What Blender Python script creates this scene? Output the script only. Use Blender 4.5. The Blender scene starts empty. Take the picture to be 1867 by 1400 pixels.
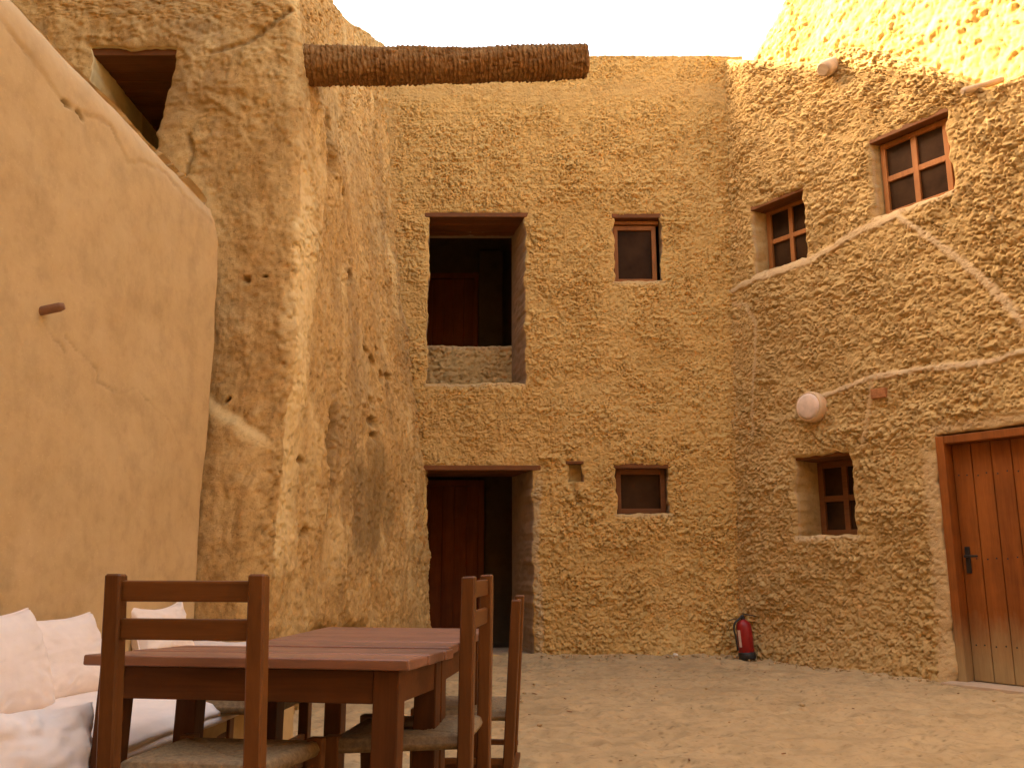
import bpy, bmesh, math, random
import numpy as np
from mathutils import Vector, Matrix, Euler

random.seed(7)
R = math.radians
scene = bpy.context.scene
COL = scene.collection

# ------------------------------------------------------------------ noise
def _hash(ix, iy, s):
    with np.errstate(over='ignore'):
        h = (ix.astype(np.uint32) * np.uint32(374761393) + iy.astype(np.uint32) * np.uint32(668265263)
             + np.uint32((s * 2246822519) & 0xffffffff))
        h = (h ^ (h >> np.uint32(13))) * np.uint32(1274126177)
        h = (h ^ (h >> np.uint32(16))) * np.uint32(2654435761)
        h = h ^ (h >> np.uint32(15))
    return h.astype(np.float64) / 4294967295.0

def gnoise(x, y, s=0):
    x = np.asarray(x, float); y = np.asarray(y, float)
    ix = np.floor(x).astype(np.int64); iy = np.floor(y).astype(np.int64)
    fx = x - ix; fy = y - iy
    ux = fx * fx * fx * (fx * (fx * 6 - 15) + 10); uy = fy * fy * fy * (fy * (fy * 6 - 15) + 10)
    def g(dx, dy):
        a = _hash(ix + dx, iy + dy, s) * 2 * math.pi
        return np.cos(a) * (fx - dx) + np.sin(a) * (fy - dy)
    a = g(0, 0); b = g(1, 0); c = g(0, 1); d = g(1, 1)
    return (a + (b - a) * ux + (c - a) * uy + (a - b - c + d) * ux * uy) * 1.4

def fbm(x, y, s=0, o=4, lac=2.03, gain=.5):
    r = 0; a = 1.0; t = 0
    for k in range(o):
        r = r + a * gnoise(x, y, s + k * 17); t += a
        x = x * lac + 3.7; y = y * lac + 1.3; a *= gain
    return r / t

def worley(x, y, s=0):
    ix = np.floor(x).astype(np.int64); iy = np.floor(y).astype(np.int64)
    f1 = np.full(x.shape, 9.0); f2 = np.full(x.shape, 9.0); cid = np.zeros(x.shape)
    for dx in (-1, 0, 1):
        for dy in (-1, 0, 1):
            px = ix + dx + .1 + .8 * _hash(ix + dx, iy + dy, s); py = iy + dy + .1 + .8 * _hash(ix + dx, iy + dy, s + 91)
            d = np.hypot(px - x, py - y); h = _hash(ix + dx, iy + dy, s + 55)
            n = d < f1
            f2 = np.where(n, f1, np.minimum(f2, d)); cid = np.where(n, h, cid); f1 = np.where(n, d, f1)
    return f1, f2, cid

def sstep(a, b, x):
    t = np.clip((x - a) / (b - a), 0, 1); return t * t * (3 - 2 * t)

def polydist(u, z, pts):
    d = np.full(np.shape(u), 99.0)
    for (a, b), (c, e) in zip(pts[:-1], pts[1:]):
        vx, vy = c - a, e - b
        t = np.clip(((u - a) * vx + (z - b) * vy) / (vx * vx + vy * vy), 0, 1)
        d = np.minimum(d, np.hypot(u - a - t * vx, z - b - t * vy))
    return d

# ------------------------------------------------------------------ object helpers
def empty(name, label=None, cat=None, loc=(0, 0, 0), rot=(0, 0, 0), group=None, parent=None):
    o = bpy.data.objects.new(name, None); COL.objects.link(o)
    o.location = loc; o.rotation_euler = rot; o.empty_display_size = .1
    if parent: o.parent = parent
    tag(o, label, cat, group); return o

def tag(o, label=None, cat=None, group=None, kind=None):
    if label: o['label'] = label
    if cat: o['category'] = cat
    if group: o['group'] = group
    if kind: o['kind'] = kind
    return o

def link_mesh(name, me, mats, parent=None, loc=(0, 0, 0), rot=(0, 0, 0)):
    o = bpy.data.objects.new(name, me); COL.objects.link(o)
    for m in (mats if isinstance(mats, (list, tuple)) else [mats]): me.materials.append(m)
    o.location = loc; o.rotation_euler = rot
    if parent: o.parent = parent
    return o

def np_mesh(name, V, F, mats, parent=None, loc=(0, 0, 0), rot=(0, 0, 0), smooth=True, attrs=None, matidx=None):
    """V (n,3), F (m,4) int"""
    me = bpy.data.meshes.new(name)
    V = np.asarray(V, np.float32); F = np.asarray(F, np.int32)
    me.vertices.add(len(V)); me.vertices.foreach_set('co', V.ravel())
    me.loops.add(F.size); me.loops.foreach_set('vertex_index', F.ravel())
    me.polygons.add(len(F)); me.polygons.foreach_set('loop_start', np.arange(0, F.size, F.shape[1], dtype=np.int32))
    me.polygons.foreach_set('use_smooth', np.full(len(F), smooth, bool))
    if matidx is not None: me.polygons.foreach_set('material_index', np.asarray(matidx, np.int32))
    for k, a in (attrs or {}).items():
        at = me.attributes.new(k, 'FLOAT', 'POINT'); at.data.foreach_set('value', np.asarray(a, np.float32))
    me.update(calc_edges=True)
    return link_mesh(name, me, mats, parent, loc, rot)

def bm_obj(name, bm, mats, parent=None, loc=(0, 0, 0), rot=(0, 0, 0), smooth=False):
    me = bpy.data.meshes.new(name)
    bmesh.ops.recalc_face_normals(bm, faces=bm.faces)
    for f in bm.faces: f.smooth = smooth
    bm.to_mesh(me); bm.free()
    return link_mesh(name, me, mats, parent, loc, rot)

def add_box(bm, lo, hi, bev=.004, mat=None, taper=None, seg=2):
    """box from lo to hi; mat: Matrix applied afterwards"""
    b2 = bmesh.new()
    bmesh.ops.create_cube(b2, size=1)
    lo = Vector(lo); hi = Vector(hi); c = (lo + hi) / 2; s = hi - lo
    for v in b2.verts:
        k = 1.0
        if taper and v.co.z < 0: k = taper
        v.co = Vector((c.x + v.co.x * s.x * k, c.y + v.co.y * s.y * k, c.z + v.co.z * s.z))
    if bev: bmesh.ops.bevel(b2, geom=b2.edges[:], offset=bev, segments=seg, affect='EDGES', profile=.6)
    if mat is not None: bmesh.ops.transform(b2, matrix=mat, verts=b2.verts)
    t = bpy.data.meshes.new('t'); b2.to_mesh(t); b2.free(); bm.from_mesh(t); bpy.data.meshes.remove(t)

def bar_matrix(p, q):
    """matrix taking a z-axis bar (0..L) to p->q keeping x roughly horizontal"""
    p = Vector(p); q = Vector(q); z = (q - p).normalized()
    x = Vector((1, 0, 0)) - z * z.x
    if x.length < 1e-3: x = Vector((0, 1, 0))
    x.normalize(); y = z.cross(x)
    M = Matrix((x, y, z)).transposed().to_4x4(); M.translation = p
    return M, (q - p).length

def add_bar(bm, p, q, w, d, bev=.004):
    M, L = bar_matrix(p, q)
    add_box(bm, (-w / 2, -d / 2, 0), (w / 2, d / 2, L), bev, M)

def lathe(bm, prof, n=24, mat=None, cap=True):
    b2 = bmesh.new(); rings = []
    for r, z in prof:
        rings.append([b2.verts.new((r * math.cos(2 * math.pi * k / n), r * math.sin(2 * math.pi * k / n), z)) for k in range(n)])
    for a, b in zip(rings[:-1], rings[1:]):
        for k in range(n): b2.faces.new((a[k], a[(k + 1) % n], b[(k + 1) % n], b[k]))
    if cap: b2.faces.new(rings[0][::-1]); b2.faces.new(rings[-1])
    if mat is not None: bmesh.ops.transform(b2, matrix=mat, verts=b2.verts)
    t = bpy.data.meshes.new('t'); b2.to_mesh(t); b2.free(); bm.from_mesh(t); bpy.data.meshes.remove(t)

# ------------------------------------------------------------------ materials
def newmat(name):
    m = bpy.data.materials.new(name); m.use_nodes = True
    nt = m.node_tree; p = nt.nodes['Principled BSDF']
    return m, nt, p

def N(nt, t, **kw):
    n = nt.nodes.new(t)
    for k, v in kw.items():
        if k in n.inputs: n.inputs[k].default_value = v
        else: setattr(n, k, v)
    return n

def ramp(nt, fac, stops):
    n = nt.nodes.new('ShaderNodeValToRGB'); e = n.color_ramp.elements
    while len(e) < len(stops): e.new(.5)
    for k, (p, c) in enumerate(stops):
        e[k].position = p; e[k].color = (*c, 1) if len(c) == 3 else c
    nt.links.new(fac, n.inputs['Fac']); return n.outputs['Color']

def mix(nt, fac, a, b, mode='MIX'):
    n = nt.nodes.new('ShaderNodeMix'); n.data_type = 'RGBA'; n.blend_type = mode
    if hasattr(fac, 'is_linked'): nt.links.new(fac, n.inputs[0])
    else: n.inputs[0].default_value = fac
    for i, v in ((6, a), (7, b)):
        if hasattr(v, 'is_linked'): nt.links.new(v, n.inputs[i])
        else: n.inputs[i].default_value = (*v, 1)
    return n.outputs[2]

def noise(nt, vec, scale, detail=4, rough=.55, sc=(1, 1, 1), dist=0):
    mp = N(nt, 'ShaderNodeMapping'); mp.inputs['Scale'].default_value = sc
    nt.links.new(vec, mp.inputs['Vector'])
    n = N(nt, 'ShaderNodeTexNoise', Scale=scale, Detail=detail, Roughness=rough, Distortion=dist)
    nt.links.new(mp.outputs[0], n.inputs['Vector']); return n.outputs['Fac']

def mud(name, dark, mid, light, big=1.1, fine=40, bump=.35, pale=(.5, .36, .19), grey=None, streak=False, speck=.5, bscale=90, bdist=.01, straw=0):
    m, nt, p = newmat(name); L = nt.links.new
    tc = N(nt, 'ShaderNodeTexCoord'); v = tc.outputs['Object']
    n1 = noise(nt, v, big, 5, .6, (1, 1, .55) if streak else (1, 1, 1), .4)
    n2 = noise(nt, v, fine * .3, 5, .65)
    n3 = noise(nt, v, fine, 4, .6)
    c = ramp(nt, n1, [(.28, dark), (.5, mid), (.74, light)])
    c2 = ramp(nt, n2, [(.3, tuple(x * .72 for x in dark)), (.52, mid), (.75, light)])
    c = mix(nt, .5, c, c2)
    sp = ramp(nt, n3, [(.30, (.55, .5, .44)), (.45, (1, 1, 1)), (.62, (1, 1, 1)), (.8, (1.22, 1.2, 1.15))])
    c = mix(nt, speck, c, sp, 'MULTIPLY')
    if grey is not None:
        g = ramp(nt, noise(nt, v, .8, 5, .65, (1, 1, .5), .8), [(.52, (0, 0, 0)), (.66, (1, 1, 1))])
        c = mix(nt, g, c, mix(nt, .6, c, grey))
    if straw:      # flecks of chopped straw in the mud
        for sc_, th in (((60, 260, 260), .70), ((260, 260, 50), .71)):
            f = ramp(nt, noise(nt, v, 1, 2, .5, sc_, .8), [(th - .03, (0, 0, 0)), (th, (straw,) * 3)])
            c = mix(nt, f, c, tuple(min(.8, x * 1.5) for x in light))
    if streak:
        w1 = ramp(nt, noise(nt, v, 2.6, 6, .7, (1, 1, .5), 1.0), [(.50, (0, 0, 0)), (.62, (1, 1, 1))])
        c = mix(nt, w1, c, mix(nt, .38, c, pale))
        w2 = ramp(nt, noise(nt, v, 6, 6, .75, (1, 1, .45), .6), [(.56, (0, 0, 0)), (.70, (1, 1, 1))])
        c = mix(nt, w2, c, mix(nt, .6, c, tuple(x * .55 for x in dark)))
    at = N(nt, 'ShaderNodeAttribute', attribute_name='ridge')
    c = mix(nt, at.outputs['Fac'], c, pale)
    at2 = N(nt, 'ShaderNodeAttribute', attribute_name='stain')
    c = mix(nt, at2.outputs['Fac'], c, tuple(x * .42 for x in dark))
    L(c, p.inputs['Base Color'])
    p.inputs['Roughness'].default_value = .95
    p.inputs['Specular IOR Level'].default_value = .15
    bn = noise(nt, v, bscale, 5, .65)
    b = N(nt, 'ShaderNodeBump', Strength=bump, Distance=bdist); L(bn, b.inputs['Height']); L(b.outputs[0], p.inputs['Normal'])
    return m

def wood(name, dark, light, axis='Z', rough=.5, grain=14, weather=None, spec=.4):
    m, nt, p = newmat(name); L = nt.links.new
    tc = N(nt, 'ShaderNodeTexCoord'); v = tc.outputs['Object']
    sc = {'X': (.06, 1, 1), 'Y': (1, .06, 1), 'Z': (1, 1, .06)}[axis]
    g1 = noise(nt, v, grain * 4, 5, .65, sc, .6); g2 = noise(nt, v, grain * .5, 3, .5, sc, .3); g3 = noise(nt, v, 5, 4, .6)
    c = ramp(nt, g1, [(.3, dark), (.7, light)])
    c = mix(nt, .45, c, ramp(nt, g2, [(.3, tuple(x * .7 for x in dark)), (.7, light)]))
    c = mix(nt, .5, c, ramp(nt, g3, [(.3, (.72, .7, .68)), (.7, (1.2, 1.2, 1.2))]), 'MULTIPLY')
    if weather:
        sx = N(nt, 'ShaderNodeSeparateXYZ'); L(v, sx.inputs[0])
        ad = N(nt, 'ShaderNodeMath', operation='ADD'); L(sx.outputs['Z'], ad.inputs[0])
        ml = N(nt, 'ShaderNodeMath', operation='MULTIPLY'); L(noise(nt, v, 9, 5, .7, (1, 1, .35)), ml.inputs[0]); ml.inputs[1].default_value = -.42
        L(ml.outputs[0], ad.inputs[1])
        f = N(nt, 'ShaderNodeMapRange'); f.inputs['From Min'].default_value = weather[0]; f.inputs['From Max'].default_value = weather[1]
        f.inputs['To Min'].default_value = .97; f.inputs['To Max'].default_value = 0
        L(ad.outputs[0], f.inputs['Value'])
        c = mix(nt, f.outputs[0], c, mix(nt, g1, tuple(x * .6 for x in weather[2]), weather[2]))
    L(c, p.inputs['Base Color']); p.inputs['Roughness'].default_value = rough; p.inputs['Specular IOR Level'].default_value = spec
    b = N(nt, 'ShaderNodeBump', Strength=.25, Distance=.004); L(g1, b.inputs['Height']); L(b.outputs[0], p.inputs['Normal'])
    return m

def plain(name, col, rough=.5, spec=.5, metal=0, var=.15, scale=12, bump=0):
    m, nt, p = newmat(name); L = nt.links.new
    tc = N(nt, 'ShaderNodeTexCoord')
    f = noise(nt, tc.outputs['Object'], scale, 4, .6)
    L(ramp(nt, f, [(.3, tuple(x * (1 - var) for x in col)), (.7, tuple(min(1, x * (1 + var)) for x in col))]), p.inputs['Base Color'])
    p.inputs['Roughness'].default_value = rough; p.inputs['Specular IOR Level'].default_value = spec; p.inputs['Metallic'].default_value = metal
    if bump:
        b = N(nt, 'ShaderNodeBump', Strength=bump, Distance=.003); L(noise(nt, tc.outputs['Object'], 160, 3), b.inputs['Height']); L(b.outputs[0], p.inputs['Normal'])
    return m

M = {}
M['back'] = mud('mud_render_back', (.475, .288, .093), (.592, .374, .131), (.665, .445, .177), 1.0, 34, .6, straw=.35)
M['right'] = mud('mud_render_right', (.405, .258, .099), (.51, .338, .139), (.595, .415, .187), 1.2, 30, .6, pale=(.56, .41, .25), straw=.3)
M['tower'] = mud('mud_render_tower', (.54, .36, .11), (.66, .46, .155), (.74, .54, .22), 1.2, 30, .5)
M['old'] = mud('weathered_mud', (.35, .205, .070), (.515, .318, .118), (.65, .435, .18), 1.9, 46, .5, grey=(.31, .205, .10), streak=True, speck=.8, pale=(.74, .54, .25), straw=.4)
M['plaster'] = mud('smooth_clay_plaster', (.465, .308, .138), (.525, .355, .164), (.575, .398, .194), 1.3, 16, .14, speck=.14, pale=(.62, .45, .28), bscale=60, bdist=.006, straw=.25)
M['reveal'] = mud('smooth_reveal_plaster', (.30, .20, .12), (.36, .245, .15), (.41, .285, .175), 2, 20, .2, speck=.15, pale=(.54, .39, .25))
M['cream_plaster'] = mud('cream_jamb_plaster', (.66, .52, .26), (.72, .57, .29), (.76, .61, .33), 2, 20, .15, speck=.12)
M['room_shade'] = mud('room_shade_plaster', (.09, .055, .03), (.125, .078, .042), (.16, .10, .055), 2, 20, .2, speck=.2)  # interior shade put into the plaster colour of the rooms and pier
M['sand'] = mud('courtyard_sand', (.37, .25, .122), (.455, .315, .160), (.52, .37, .195), .9, 26, .5, speck=.45, bscale=120, bdist=.006)
M['frame'] = wood('window_wood', (.25, .088, .020), (.41, .160, .042), 'Z', .55, spec=.2)
M['frame_dark'] = wood('lintel_wood', (.13, .046, .014), (.23, .088, .028), 'X', .65, spec=.2)
M['door'] = wood('red_door_wood', (.17, .046, .008), (.31, .096, .016), 'Z', .55, spec=.2, weather=(-.05, .38, (.42, .28, .13)))
M['door_dark'] = wood('passage_door_wood', (.16, .04, .012), (.25, .07, .02), 'Z', .6, spec=.15)
M['chair'] = wood('chair_wood', (.105, .036, .008), (.19, .072, .018), 'Z', .45, spec=.25)
M['chair_x'] = wood('chair_slat_wood', (.105, .036, .008), (.19, .072, .018), 'X', .45, spec=.25)
M['table'] = wood('table_wood', (.080, .026, .007), (.145, .050, .013), 'X', .5, spec=.2)
M['table_z'] = wood('table_leg_wood', (.080, .026, .007), (.145, .050, .013), 'Z', .5, spec=.2)
M['tabletop'] = wood('table_top_wood', (.19, .080, .046), (.33, .150, .090), 'X', .42, spec=.5)
M['plank_grey'] = wood('weathered_plank', (.40, .28, .18), (.55, .40, .27), 'X', .8)
M['peg'] = wood('peg_wood', (.20, .09, .04), (.30, .14, .06), 'X', .7)
M['glass'] = plain('dark_window_glass', (.042, .020, .009), .4, .03, 0, .5, 3)
M['cream'] = plain('cream_cotton', (.82, .70, .61), .9, .1, 0, .05, 8, .25)
M['red'] = plain('red_enamel', (.26, .010, .010), .4, .4)
M['black'] = plain('black_rubber', (.018, .016, .016), .5, .4)
M['white'] = plain('pale_lamp_cover', (.66, .50, .40), .45, .4)
M['grey'] = plain('lamp_rim', (.62, .42, .24), .5, .4)
M['brick'] = plain('red_clay', (.36, .15, .06), .9, .1, 0, .3, 30)
M['pebble'] = plain('pale_pebble', (.75, .66, .55), .8, .2)
M['label'] = plain('paper_label', (.62, .45, .38), .6, .3)

def rope_mat():
    m, nt, p = newmat('seat_rope'); L = nt.links.new
    tc = N(nt, 'ShaderNodeTexCoord')
    f = noise(nt, tc.outputs['Object'], 60, 4, .7)
    L(ramp(nt, f, [(.3, (.13, .078, .032)), (.7, (.29, .19, .086))]), p.inputs['Base Color'])
    p.inputs['Roughness'].default_value = .75
    b = N(nt, 'ShaderNodeBump', Strength=.4, Distance=.003); L(noise(nt, tc.outputs['Object'], 200, 3), b.inputs['Height']); L(b.outputs[0], p.inputs['Normal'])
    return m
M['rope'] = rope_mat()

def palm_mat():
    m, nt, p = newmat('palm_trunk'); L = nt.links.new
    tc = N(nt, 'ShaderNodeTexCoord'); v = tc.outputs['Object']
    g = noise(nt, v, 30, 5, .7, (1.6, .5, .5)); h = noise(nt, v, 3, 4, .6)
    c = ramp(nt, g, [(.3, (.085, .036, .011)), (.52, (.24, .115, .038)), (.75, (.46, .27, .11))])
    c = mix(nt, ramp(nt, h, [(.4, (0, 0, 0)), (.7, (.6, .6, .6))]), c, (.30, .16, .055))
    L(c, p.inputs['Base Color']); p.inputs['Roughness'].default_value = .9; p.inputs['Specular IOR Level'].default_value = .1
    b = N(nt, 'ShaderNodeBump', Strength=.6, Distance=.01); L(g, b.inputs['Height']); L(b.outputs[0], p.inputs['Normal'])
    return m
M['palm'] = palm_mat()

# ------------------------------------------------------------------ wall builder
def axis_coords(lo, hi, breaks, cell, fine=None):
    pts = sorted(set([lo, hi] + [b for b in breaks if lo < b < hi]))
    out = [lo]
    for a, b in zip(pts[:-1], pts[1:]):
        c = cell(.5 * (a + b)) if callable(cell) else cell
        n = max(1, int(round((b - a) / c)))
        out += list(a + (b - a) * np.arange(1, n + 1) / n)
    return np.array(out)

class Wall:
    """height-field wall over (u, z) with rectangular openings, reveals, rooms and a rounded cap"""
    def __init__(s, u0, u1, z0, ztop, openings, cell, topfn, disp, frame=None, cap=.5, ubreaks=(), zband=.5, sag=.15):
        ub = list(ubreaks); zb = [ztop - zband]
        for o in openings: ub += [o['u0'], o['u1']]; zb += [o['z0'], o['z1']]
        U = axis_coords(u0, u1, ub, cell); Z = axis_coords(z0, ztop, zb, cell if not callable(cell) else min(cell(u0), cell(.5 * (u0 + u1)), cell(.75)))
        nu, nz = len(U), len(Z)
        uu, zz = np.meshgrid(U, Z, indexing='ij')
        zt = topfn(uu); zl = ztop - zband
        zz = np.where(zz > zl, zl + (zz - zl) * (zt - zl) / (ztop - zl), zz)
        h, ridge, stain = disp(uu, zz)
        # distance to openings: rounded lips and wobbly edges
        lip = np.zeros_like(uu); near = np.zeros_like(uu)
        for o in openings:
            du = np.maximum(np.maximum(o['u0'] - uu, uu - o['u1']), 0); dz = np.maximum(np.maximum(o['z0'] - zz, zz - o['z1']), 0)
            d = np.hypot(du, dz)
            lip = np.maximum(lip, np.exp(-d / .028)); near = np.maximum(near, np.exp(-(d / .12) ** 2))
            if o.get('sill', True):
                sd = np.where((uu > o['u0'] - .03) & (uu < o['u1'] + .03) & (zz < o['z0']), np.exp(-((o['z0'] - zz) / .035) ** 2), 0)
                ridge = np.maximum(ridge, sd * .8)
        w1 = fbm(uu * 5, zz * 5, 301, 3) * .05; w2 = fbm(uu * 5, zz * 5, 402, 3) * .035
        uu = uu + near * w1; zz = zz + near * w2 * (zz > z0 + .02)
        h = h * (1 - .8 * lip) - .008 * lip
        zz = zz - sag * h * (zz > z0 + .01) * (zz < zt - .02)
        P = np.stack([uu, -h, zz], -1)
        idx = np.arange(nu * nz).reshape(nu, nz)
        F = np.stack([idx[:-1, :-1], idx[1:, :-1], idx[1:, 1:], idx[:-1, 1:]], -1)
        keep = np.ones(F.shape[:2], bool)
        uc = .5 * (U[:-1] + U[1:]); zc = .5 * (Z[:-1] + Z[1:])
        verts = [P.reshape(-1, 3)]; faces = []; mi = []; s.n = nu * nz
        rid = [ridge.ravel()]; sta = [stain.ravel()]
        for o in openings:
            iu = (uc > o['u0']) & (uc < o['u1']); iz = (zc > o['z0']) & (zc < o['z1'])
            keep[np.ix_(iu, iz)] = False
        faces.append(F[keep]); mi.append(np.zeros(keep.sum(), int))
        def push(Vn, r=None):
            a = s.n; verts.append(Vn); s.n += len(Vn); rid.append(np.full(len(Vn), 0 if r is None else r)); sta.append(np.zeros(len(Vn))); return a
        for o in openings:
            a0 = int(np.argmin(abs(U - o['u0']))); a1 = int(np.argmin(abs(U - o['u1']))); b0 = int(np.argmin(abs(Z - o['z0']))); b1 = int(np.argmin(abs(Z - o['z1'])))
            loop = [(i, b0) for i in range(a0, a1)] + [(a1, j) for j in range(b0, b1)] + [(i, b1) for i in range(a1, a0, -1)] + [(a0, j) for j in range(b1, b0, -1)]
            li = np.array([idx[i, j] for i, j in loop]); base = verts[0][li]
            exact = np.array([[U[i], 0, Z[j]] for i, j in loop])
            iu0, iu1, iz0, iz1 = o.get('inner', (o['u0'], o['u1'], o['z0'], o['z1']))
            tu = (exact[:, 0] - o['u0']) / (o['u1'] - o['u0']); tz = (exact[:, 2] - o['z0']) / (o['z1'] - o['z0'])
            end = np.stack([iu0 + tu * (iu1 - iu0), np.full(len(tu), o['depth']), iz0 + tz * (iz1 - iz0)], -1)
            K = max(5, int(o['depth'] / .03)); prev = li; m = len(li)
            for k in range(1, K + 1):
                t = k / K; V = base * (1 - t) + end * t
                V[:, 1] = base[:, 1] * (1 - t) ** 3 + end[:, 1] * t
                wob = math.sin(math.pi * t) * .012
                V[:, 0] += wob * gnoise(np.arange(m) * .11, np.full(m, k * .35), 77); V[:, 2] += wob * gnoise(np.arange(m) * .11, np.full(m, k * .35), 78)
                a = push(V, .5 if k < 2 else 0); cur = np.arange(a, a + m)
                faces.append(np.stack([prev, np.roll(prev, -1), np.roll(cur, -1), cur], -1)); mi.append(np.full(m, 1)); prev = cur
            rm = o.get('room')
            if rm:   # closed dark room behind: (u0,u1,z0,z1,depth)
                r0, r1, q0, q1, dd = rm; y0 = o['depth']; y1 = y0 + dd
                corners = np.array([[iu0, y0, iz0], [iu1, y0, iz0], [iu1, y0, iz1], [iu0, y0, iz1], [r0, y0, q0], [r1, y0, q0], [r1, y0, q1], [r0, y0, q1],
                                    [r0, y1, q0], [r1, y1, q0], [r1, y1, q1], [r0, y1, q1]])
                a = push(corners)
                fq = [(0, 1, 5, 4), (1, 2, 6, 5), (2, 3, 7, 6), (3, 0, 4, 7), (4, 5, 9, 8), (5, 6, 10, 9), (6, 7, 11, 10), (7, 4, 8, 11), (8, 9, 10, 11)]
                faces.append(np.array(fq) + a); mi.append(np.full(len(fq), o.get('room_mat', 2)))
        # rounded cap
        prev = idx[:, -1]; base = verts[0][prev]
        for k, (dy, dz) in enumerate([(.02, .015), (.05, .026), (.1, .03), (.2, .03), (cap, .02), (cap + .03, -.3)]):
            V = base.copy(); V[:, 1] = V[:, 1] * max(0, 1 - k * .3) + dy; V[:, 2] += dz + .012 * fbm(V[:, 0] * 9, np.full(nu, k * 1.7), 9, 3)
            a = push(V); cur = np.arange(a, a + nu)
            faces.append(np.stack([prev[:-1], prev[1:], cur[1:], cur[:-1]], -1)); mi.append(np.zeros(nu - 1, int)); prev = cur
        s.V = np.concatenate(verts); s.F = np.concatenate(faces); s.mi = np.concatenate(mi)
        s.ridge = np.clip(np.concatenate(rid), 0, 1); s.stain = np.clip(np.concatenate(sta), 0, 1)
    def build(s, name, mats, parent, mapfn=None):
        V = s.V if mapfn is None else mapfn(s.V)
        return np_mesh(name, V, s.F, mats, parent, attrs={'ridge': s.ridge, 'stain': s.stain}, matidx=s.mi)

def clods(u, z, cw, ch, amp, seed, big=.02, pore=1.0):
    """thrown mud render: crumbly lumps with sharp creases (billow noise), loose clods and open pores"""
    wu = fbm(u * 7, z * 7, seed, 4) * .8 * cw; wz = fbm(u * 7 + 7, z * 7, seed + 5, 4) * .8 * ch
    x = (u + wu) / (cw * 2); y = (z + wz) / (ch * 2)
    h = 0; t = 0; a = 1.0
    for k in range(4):
        h = h + a * np.abs(gnoise(x, y, seed + 3 + k)); t += a; x = x * 1.93 + 5.2; y = y * 1.93 + 1.7; a *= .66
    h = h / t * 2.6
    f1, f2, c = worley((u + wu * .5) / (cw * 1.25), (z + wz * .5) / (ch * 1.25), seed + 1)
    d = np.sqrt(np.clip(1 - 1.5 * f1 * f1, 0, 1)) * np.where(c > .55, .9, .12)
    lo = .62 + .75 * sstep(-.35, .4, fbm(u * 2.1, z * 2.6, seed + 30, 4))
    g1, g2, e = worley((u + wz) / (cw * .62), (z + wu) / (ch * .62), seed + 40)
    p = sstep(.42, .12, g1) * (e > .66)
    return amp * lo * (.85 * h + .42 * d - .95 * pore * p) + big * fbm(u * 1.6, z * 1.6, seed + 20, 4)

def flat_top(h): return lambda u: h + .03 * fbm(u * 2.2, u * 0 + 1.5, 12, 4)

# ================================================================== BACK HOUSE
back = empty('mud_house', 'two storey mud house across the back with dark doorway, balcony opening and two small windows', 'house', (0, 9.5, 0))
def back_disp(u, z):
    lowf = 1 + .22 * sstep(2.6, 1.2, z) - .35 * sstep(5.6, 6.4, z)
    h = clods(u, z, .041, .037, .025, 40, .02) * lowf
    smooth = np.maximum(sstep(-1.15, -1.45, u + .05 * (z - 4)), .55 * sstep(.18, .05, np.abs(z - 6.45 + .05 * np.sin(u * 3))))
    h = h * (1 - .75 * smooth) + .010 * smooth
    ridge = .25 * smooth
    h = h + .05 * sstep(.35, 0, z) + .03 * sstep(.05, 0, np.abs(z - 2.08 - .02 * np.sin(u * 5))) * sstep(.2, .35, u) * sstep(.6, .5, u)
    ridge = np.maximum(ridge, .9 * sstep(.06, .02, np.abs(u - .27 - .02 * np.sin(z * 4))) * sstep(2.0, 1.7, z))
    dn = polydist(u, z, [(.655, 1.80), (.69, 1.70), (.72, 1.62)])
    h = h - .03 * sstep(.05, .015, dn)
    return h, ridge, sstep(.04, .015, dn) * .5
ops_back = [
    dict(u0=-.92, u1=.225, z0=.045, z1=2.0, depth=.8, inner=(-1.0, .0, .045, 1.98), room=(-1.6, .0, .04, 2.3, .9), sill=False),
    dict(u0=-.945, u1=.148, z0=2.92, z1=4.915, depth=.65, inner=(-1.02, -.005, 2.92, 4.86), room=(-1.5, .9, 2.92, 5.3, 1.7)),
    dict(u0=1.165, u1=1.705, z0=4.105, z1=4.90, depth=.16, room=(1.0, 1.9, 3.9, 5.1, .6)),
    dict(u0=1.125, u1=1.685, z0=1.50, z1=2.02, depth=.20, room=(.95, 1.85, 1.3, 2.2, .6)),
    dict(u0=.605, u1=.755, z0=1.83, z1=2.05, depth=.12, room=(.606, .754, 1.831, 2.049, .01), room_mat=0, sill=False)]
wb = Wall(-1.75, 2.75, -.1, 6.9, ops_back, .0078, flat_top(6.9), back_disp)
wb.build('wall', [M['back'], M['reveal'], M['room_shade']], back)

def window(parent, x0, x1, z0, z1, y, cols=(.5,), rows=(.5,), fw=.045, mw=.04, dep=.05, off=None, mat=None):
    """frame mesh with glass pane child, all in the wall's local frame"""
    bm = bmesh.new()
    for a, b, c, d in ((x0, x0 + fw, z0, z1), (x1 - fw, x1, z0, z1)): add_box(bm, (a, y, c), (b, y + dep, d), .004)
    for c, d in ((z0, z0 + fw), (z1 - fw, z1)): add_box(bm, (x0 + fw - .001, y + .002, c), (x1 - fw + .001, y + dep - .002, d), .004)
    for t in cols:
        xm = x0 + t * (x1 - x0); add_box(bm, (xm - mw / 2, y + .004, z0 + fw - .001), (xm + mw / 2, y + dep - .004, z1 - fw + .001), .004)
    for t in rows:
        zm = z0 + t * (z1 - z0); add_box(bm, (x0 + fw - .001, y + .007, zm - mw / 2), (x1 - fw + .001, y + dep - .007, zm + mw / 2), .004)
    w = bm_obj('window', bm, mat or M['frame'], parent)
    b2 = bmesh.new(); add_box(b2, (x0 + .01, y + dep * .6, z0 + .01), (x1 - .01, y + dep * .6 + .006, z1 - .01), 0)
    bm_obj('pane', b2, M['glass'], w)
    return w

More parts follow.
